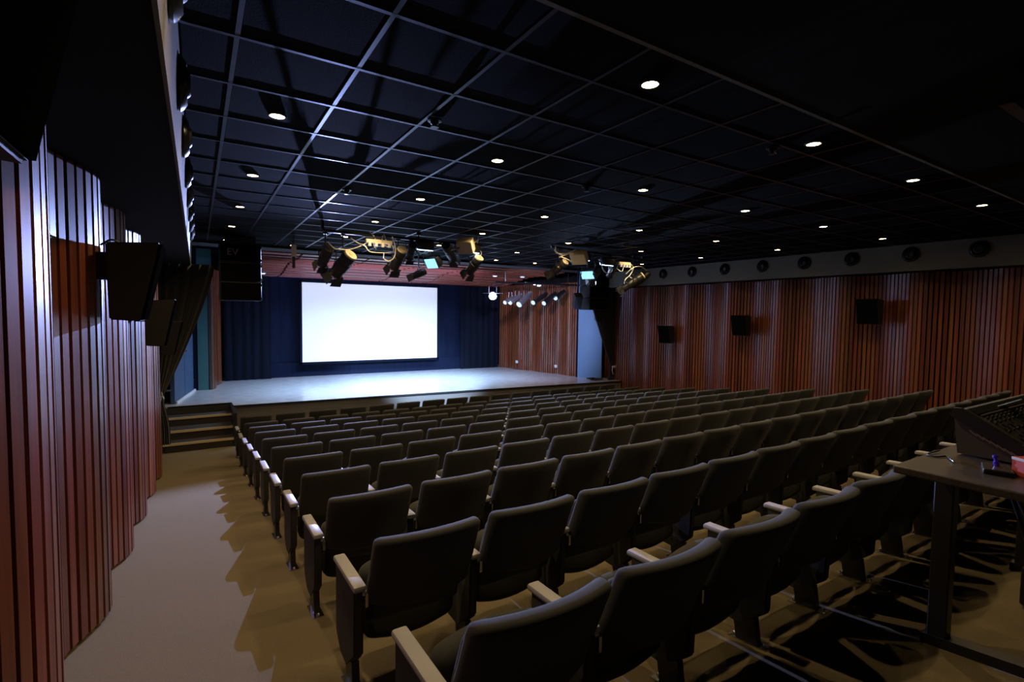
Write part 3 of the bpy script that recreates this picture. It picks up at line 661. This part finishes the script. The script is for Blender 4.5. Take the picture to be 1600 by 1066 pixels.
for i, (a, c, r, mm, lb) in enumerate([((803, 463), (789, 473), .06, m_can, 'small silver can lamp next to the dazzling spotlight'), ((815, 460), (797, 473), .07, m_can, 'second silver can lamp from the dazzling spotlight'), ((829, 458), (811, 476), .09, m_can, 'brightest silver can lamp, long and pointing down left'), ((854, 459), (833, 473), .08, m_housing, 'dark can lamp fourth from the dazzling spotlight'), ((868, 458), (850, 474), .08, m_housing, 'dark can lamp fifth from the dazzling spotlight'), ((882, 455), (868, 466), .08, m_housing, 'dark can lamp nearest the right speaker stack')]):
    pa = cam_pt(*a, 13.1); pc = cam_pt(*c, 12.85); d = pc-pa
    t = thing('can_lamp', lb, 'stage light', tuple(pa), 'cans over stage right')
    b = B(); L = d.length; lathe(b, pa, d, [(0, r*.5), (.02, r*.8), (L*.3, r), (L, r*1.05)], 18); obj('body', b, mm, t, smooth=40)
    b = B(); lathe(b, pa+d.normalized()*L, d, [(0, r*.9), (.008, r*.9)], 18); obj('lens', b, m_chrome, t)
    b = B(); tube(b, [pa+d*.4+Vector((r*1.1, 0, 0)), pa+d*.4+Vector((r*.9, 0, .2)), pa+d*.4+Vector((0, 0, .26)), pa+d*.4+Vector((-r*.9, 0, .2)), pa+d*.4+Vector((-r*1.1, 0, 0))], .01, 6); tube(b, [pa+d*.4+Vector((0, 0, .26)), (pa.x+d.x*.4, pa.y, max(.98, pa.z+.3))], .012, 6); obj('yoke', b, m_steel, t)
for i, (x, y, w) in enumerate([(823, 444, .20), (834, 446, .10), (841, 448, .16)]):
    p = cam_pt(x, y, 13.1); t = thing('strip_lamp', ['small bright strip lamp on the stage right bar, leftmost', 'small bright strip lamp on the stage right bar, middle one', 'small bright strip lamp on the stage right bar, rightmost'][i], 'stage light', tuple(p), 'strip lamps over stage right')
    b = B(); box(b, p.x-w/2, p.x+w/2, p.y-.04, p.y+.04, p.z, p.z+.06, .006, 1); obj('body', b, m_housing, t)
    b = B(); box(b, p.x-w/2+.01, p.x+w/2-.01, p.y-.046, p.y-.038, p.z+.004, p.z+.05); obj('tube', b, m_strip, t)
# small flown hook lamp near the left speaker stack
pa = cam_pt(459, 388, 9.8); pc = cam_pt(457, 412, 9.8)
t = thing('hanging_flag', 'thin dark lamp flag hanging under the ceiling right of the left speaker stack', 'stage light', tuple(pc))
b = B(); box(b, pa.x-.04, pa.x+.04, 9.76, 9.84, pa.z-.15, pa.z+.06, .008, 1); obj('body', b, m_lit_cap, t)
b = B(); box(b, pa.x-.03, pa.x+.02, 9.78, 9.80, pc.z-.08, pa.z-.13); obj('flag', b, m_black, t)
b = B(); tube(b, [(pa.x, 9.8, pa.z+.05), (pa.x, 9.8, CZ)], .01, 6); obj('rod', b, m_steel, t)

# sockets on the stage right slats, cable heap at the stage corner
for i, (x, y, z) in enumerate([(10.20, 15.72, -1.68), (10.58, 13.95, -1.68)]):
    px = [(807.5, 565.5), (868.5, 572.5)][i]; t = thing('wall_socket', ['small white wall socket low on the stage slats, nearer the back of the stage', 'small white wall socket low on the stage slats, nearer the audience'][i], 'socket', (x, y, z), 'sockets on the stage slats')
    q = cam_pt(px[0], px[1], y); b = B(); box(b, q.x-.012, q.x+.01, y-.07, y+.07, q.z-.05, q.z+.05, .005, 1); obj('plate', b, m_white, t)
    b = B(); box(b, q.x-.016, q.x-.010, y-.03, y+.03, q.z-.02, q.z+.02); obj('socket_insert', b, m_cardw, t)
    t.location.z += 0
b = B(); rnd = random.Random(7)
for k in range(5):
    cx, cy = 10.75+rnd.uniform(-.15, .25), 12.15+rnd.uniform(-.1, .1)
    tube(b, [(cx+.13*math.cos(a*.6)*(1+.2*math.sin(a)), cy+.1*math.sin(a*.6), -2.035+.01*k+.02*abs(math.sin(a*.9+k))) for a in range(22)], .014, 6)
tag(obj('cable_heap', b, m_black), 'heap of black cable on the right front corner of the stage', 'cable')

# ------------------------------------------------------------------ control desk
TZ = -.66
t = thing('control_desk', 'dark laminate control desk behind the rear row at the right edge', 'desk', (3.6, .55, flo(.55)))
b = B(); box(b, 2.68, 5.1, .08, .985, TZ-.035, TZ, .006, 2); obj('tabletop', b, m_table, t)
b = B(); box(b, 2.95, 4.9, .50, .56, TZ-.14, TZ-.035); obj('cross_beam', b, m_black, t)
for x in (3.13, 4.55):
    b = B(); box(b, x-.035, x+.035, .88, .96, flo(.92)+.04, TZ-.035, .006, 1); obj('leg', b, m_black, t)
    b = B(); box(b, x-.035, x+.035, .14, .22, flo(.18)+.04, TZ-.035, .006, 1); obj('leg', b, m_black, t)
    b = B(); prism(b, [(.05, flo(.05)), (.98, flo(.98)), (.98, flo(.98)+.05), (.05, flo(.05)+.05)], x-.04, x+.04, 'x'); obj('foot_bar', b, m_black, t)
t = thing('mixing_console', 'black sound mixing console with a sloped panel of faders on the control desk', 'mixer', (3.75, .65, TZ))
xl, xr = 3.15, 4.35
side = [(.90, TZ+.01), (.92, TZ+.19), (.905, TZ+.225), (.88, TZ+.228), (.66, TZ+.095), (.46, TZ+.075), (.44, TZ+.05), (.44, TZ+.01)]
b = B(); prism(b, side, xl+.02, xr-.02, 'x'); obj('chassis', b, m_panel, t)
for x0, x1 in ((xl-.012, xl+.02), (xr-.02, xr+.012)):
    b = B(); prism(b, [(y+(.01 if y > .6 else -.01), z+.008) for y, z in side[1:-1]]+[(.46, TZ+.035), (.62, TZ+.03), (.80, TZ+.12)], x0, x1, 'x'); obj('side_cheek', b, m_black, t)
sd = Vector((0, .66-.88, .095-.228)).normalized(); sn = Vector((0, -sd.z, sd.y)); sn = sn if sn.z > 0 else -sn
def surf(u, v, h=0): return Vector((xl+.03+u*(xr-xl-.06), .88, TZ+.229))+sd*(v*.257)+sn*h
def sbox(b, u0, u1, v0, v1, h):
    vs = [b.verts.new(surf(u, v, hh)) for u in (u0, u1) for v in (v0, v1) for hh in (0, h)]
    for f in [(0, 1, 3, 2), (4, 6, 7, 5), (0, 4, 5, 1), (2, 3, 7, 6), (0, 2, 6, 4), (1, 5, 7, 3)]: b.faces.new([vs[i] for i in f])
b = B(); sbox(b, .02, .98, .02, .17, .004); obj('meter_bridge', b, m_black, t)
b = B(); sbox(b, .04, .98, .20, .225, .004); obj('gold_trim_line', b, m_gold, t)
kb = B(); fb = B(); rnd = random.Random(3)
for i in range(16):
    for v in (.30, .36, .44, .66):
        p = surf(.05+i*.058, v); lathe(kb, p, sn, [(0, .0075), (.012, .0065)], 6)
    sbox(fb, .04+i*.058, .062+i*.058, .50+rnd.uniform(0, .1), .535+rnd.uniform(0, .1), .012)
    sbox(fb, .04+i*.058, .062+i*.058, .76+rnd.uniform(0, .1), .79+rnd.uniform(0, .1), .012)
obj('knobs', kb, m_steel, t)['kind'] = 'stuff'; obj('fader_caps', fb, m_chrome, t)['kind'] = 'stuff'
b = B()
for k in range(7): prism(b, [(.86-.025*k, TZ+.13-.012*k), (.83-.025*k, TZ+.105-.012*k), (.825-.025*k, TZ+.11-.012*k), (.855-.025*k, TZ+.135-.012*k)], xl+.014, xl+.019, 'x')
obj('vent_slots', b, m_gold, t)
b = text_mesh('DSK', .05); b.free()
b = B(); M2 = Matrix.Translation(surf(.36, .14, .012)) @ Matrix.Rotation(math.radians(-30), 4, 'X') @ Matrix.Rotation(.35, 4, 'Z'); box(b, -.04, .04, -.075, .075, -.004, .004, .003, 1, M2)
tag(obj('phone', b, mat('pale_blue_glass', (.45, .60, .62), .2)), 'pale phone lying on the upper right of the mixing console', 'phone')
# things lying on the desk
t = thing('tablet', 'black flat device lying on the desk in front of the console', 'device', (2.98, .70, TZ))
b = B(); M2 = Matrix.Translation((2.96, .70, TZ+.011)) @ Matrix.Rotation(.3, 4, 'Z'); box(b, -.075, .075, -.05, .05, -.011, .011, .005, 2, M2); obj('case', b, m_black, t)
b = B(); box(b, -.068, .068, -.043, .043, .011, .0125, 0, 1, M2); obj('glass', b, mat('device_glass', (.09, .075, .05), .12), t)
b = B(); lathe(b, (2.97, .705, TZ+.0235), (.1, .2, 1), [(0, .010), (.02, .012), (.022, .007), (.036, .007), (.038, .011), (.048, .010)], 14); tag(obj('usb_cap', b, m_bluep, smooth=40), 'small bright blue plastic plug standing on the black device', 'plug')
t = thing('card_box', 'small red and white card box at the right end of the desk edge', 'box', (2.96, .60, TZ))
b = B(); M2 = Matrix.Translation((3.02, .60, TZ+.04)) @ Matrix.Rotation(-.5, 4, 'Z'); box(b, -.07, .07, -.03, .03, -.04, .04, .002, 1, M2); obj('carton', b, m_red, t)
b = B(); box(b, -.068, .068, -.0315, -.0300, .028, .0395, 0, 1, M2); box(b, -.0715, -.070, -.03, .03, .028, .0395, 0, 1, M2); box(b, -.02, .03, -.0315, -.0300, -.015, .018, 0, 1, M2); obj('white_band', b, m_cardw, t)
b = B(); lathe(b, M2 @ Vector((.005, -.0316, .001)), (M2.to_3x3() @ Vector((0, -1, 0))), [(0, .013), (.001, .013)], 14); obj('green_emblem', b, m_green, t)
t = thing('audio_lead', 'thin black lead with a silver plug lying on the desk left of the console', 'cable', (2.95, .9, TZ))
b = B(); tube(b, spline([(3.14, .96, TZ+.012), (3.02, .97, TZ+.006), (3.0, .93, TZ+.006), (3.06, .91, TZ+.006), (3.02, .885, TZ+.008)]), .004, 6); obj('wire', b, m_black, t)
b = B(); lathe(b, (3.02, .885, TZ+.009), (-.6, -.35, 0), [(0, .005), (.03, .007), (.032, .005), (.055, .004), (.07, .002)], 10); obj('plug', b, m_chrome, t)
b = B(); rnd = random.Random(5)
for k in range(6):
    x = 3.35+.25*k; tube(b, spline([(x, .70+rnd.uniform(-.1, .2), TZ-.04), (x+rnd.uniform(-.1, .1), .7, TZ-.35), (x+rnd.uniform(-.2, .2), .65, TZ-.65), (x+rnd.uniform(-.3, .3), .6, flo(.6)+.03), (x+rnd.uniform(.1, .5), .5, flo(.5)+.02)]), .008, 6)
tag(obj('desk_cables', b, m_black), 'black cables dangling under the control desk down to the floor', 'cable')
b = B(); box(b, 3.9, 4.15, .55, .8, flo(.675)-.0, flo(.675)+.22, .01, 1); tag(obj('floor_box', b, m_housing), 'dark equipment box on the floor under the control desk', 'box')
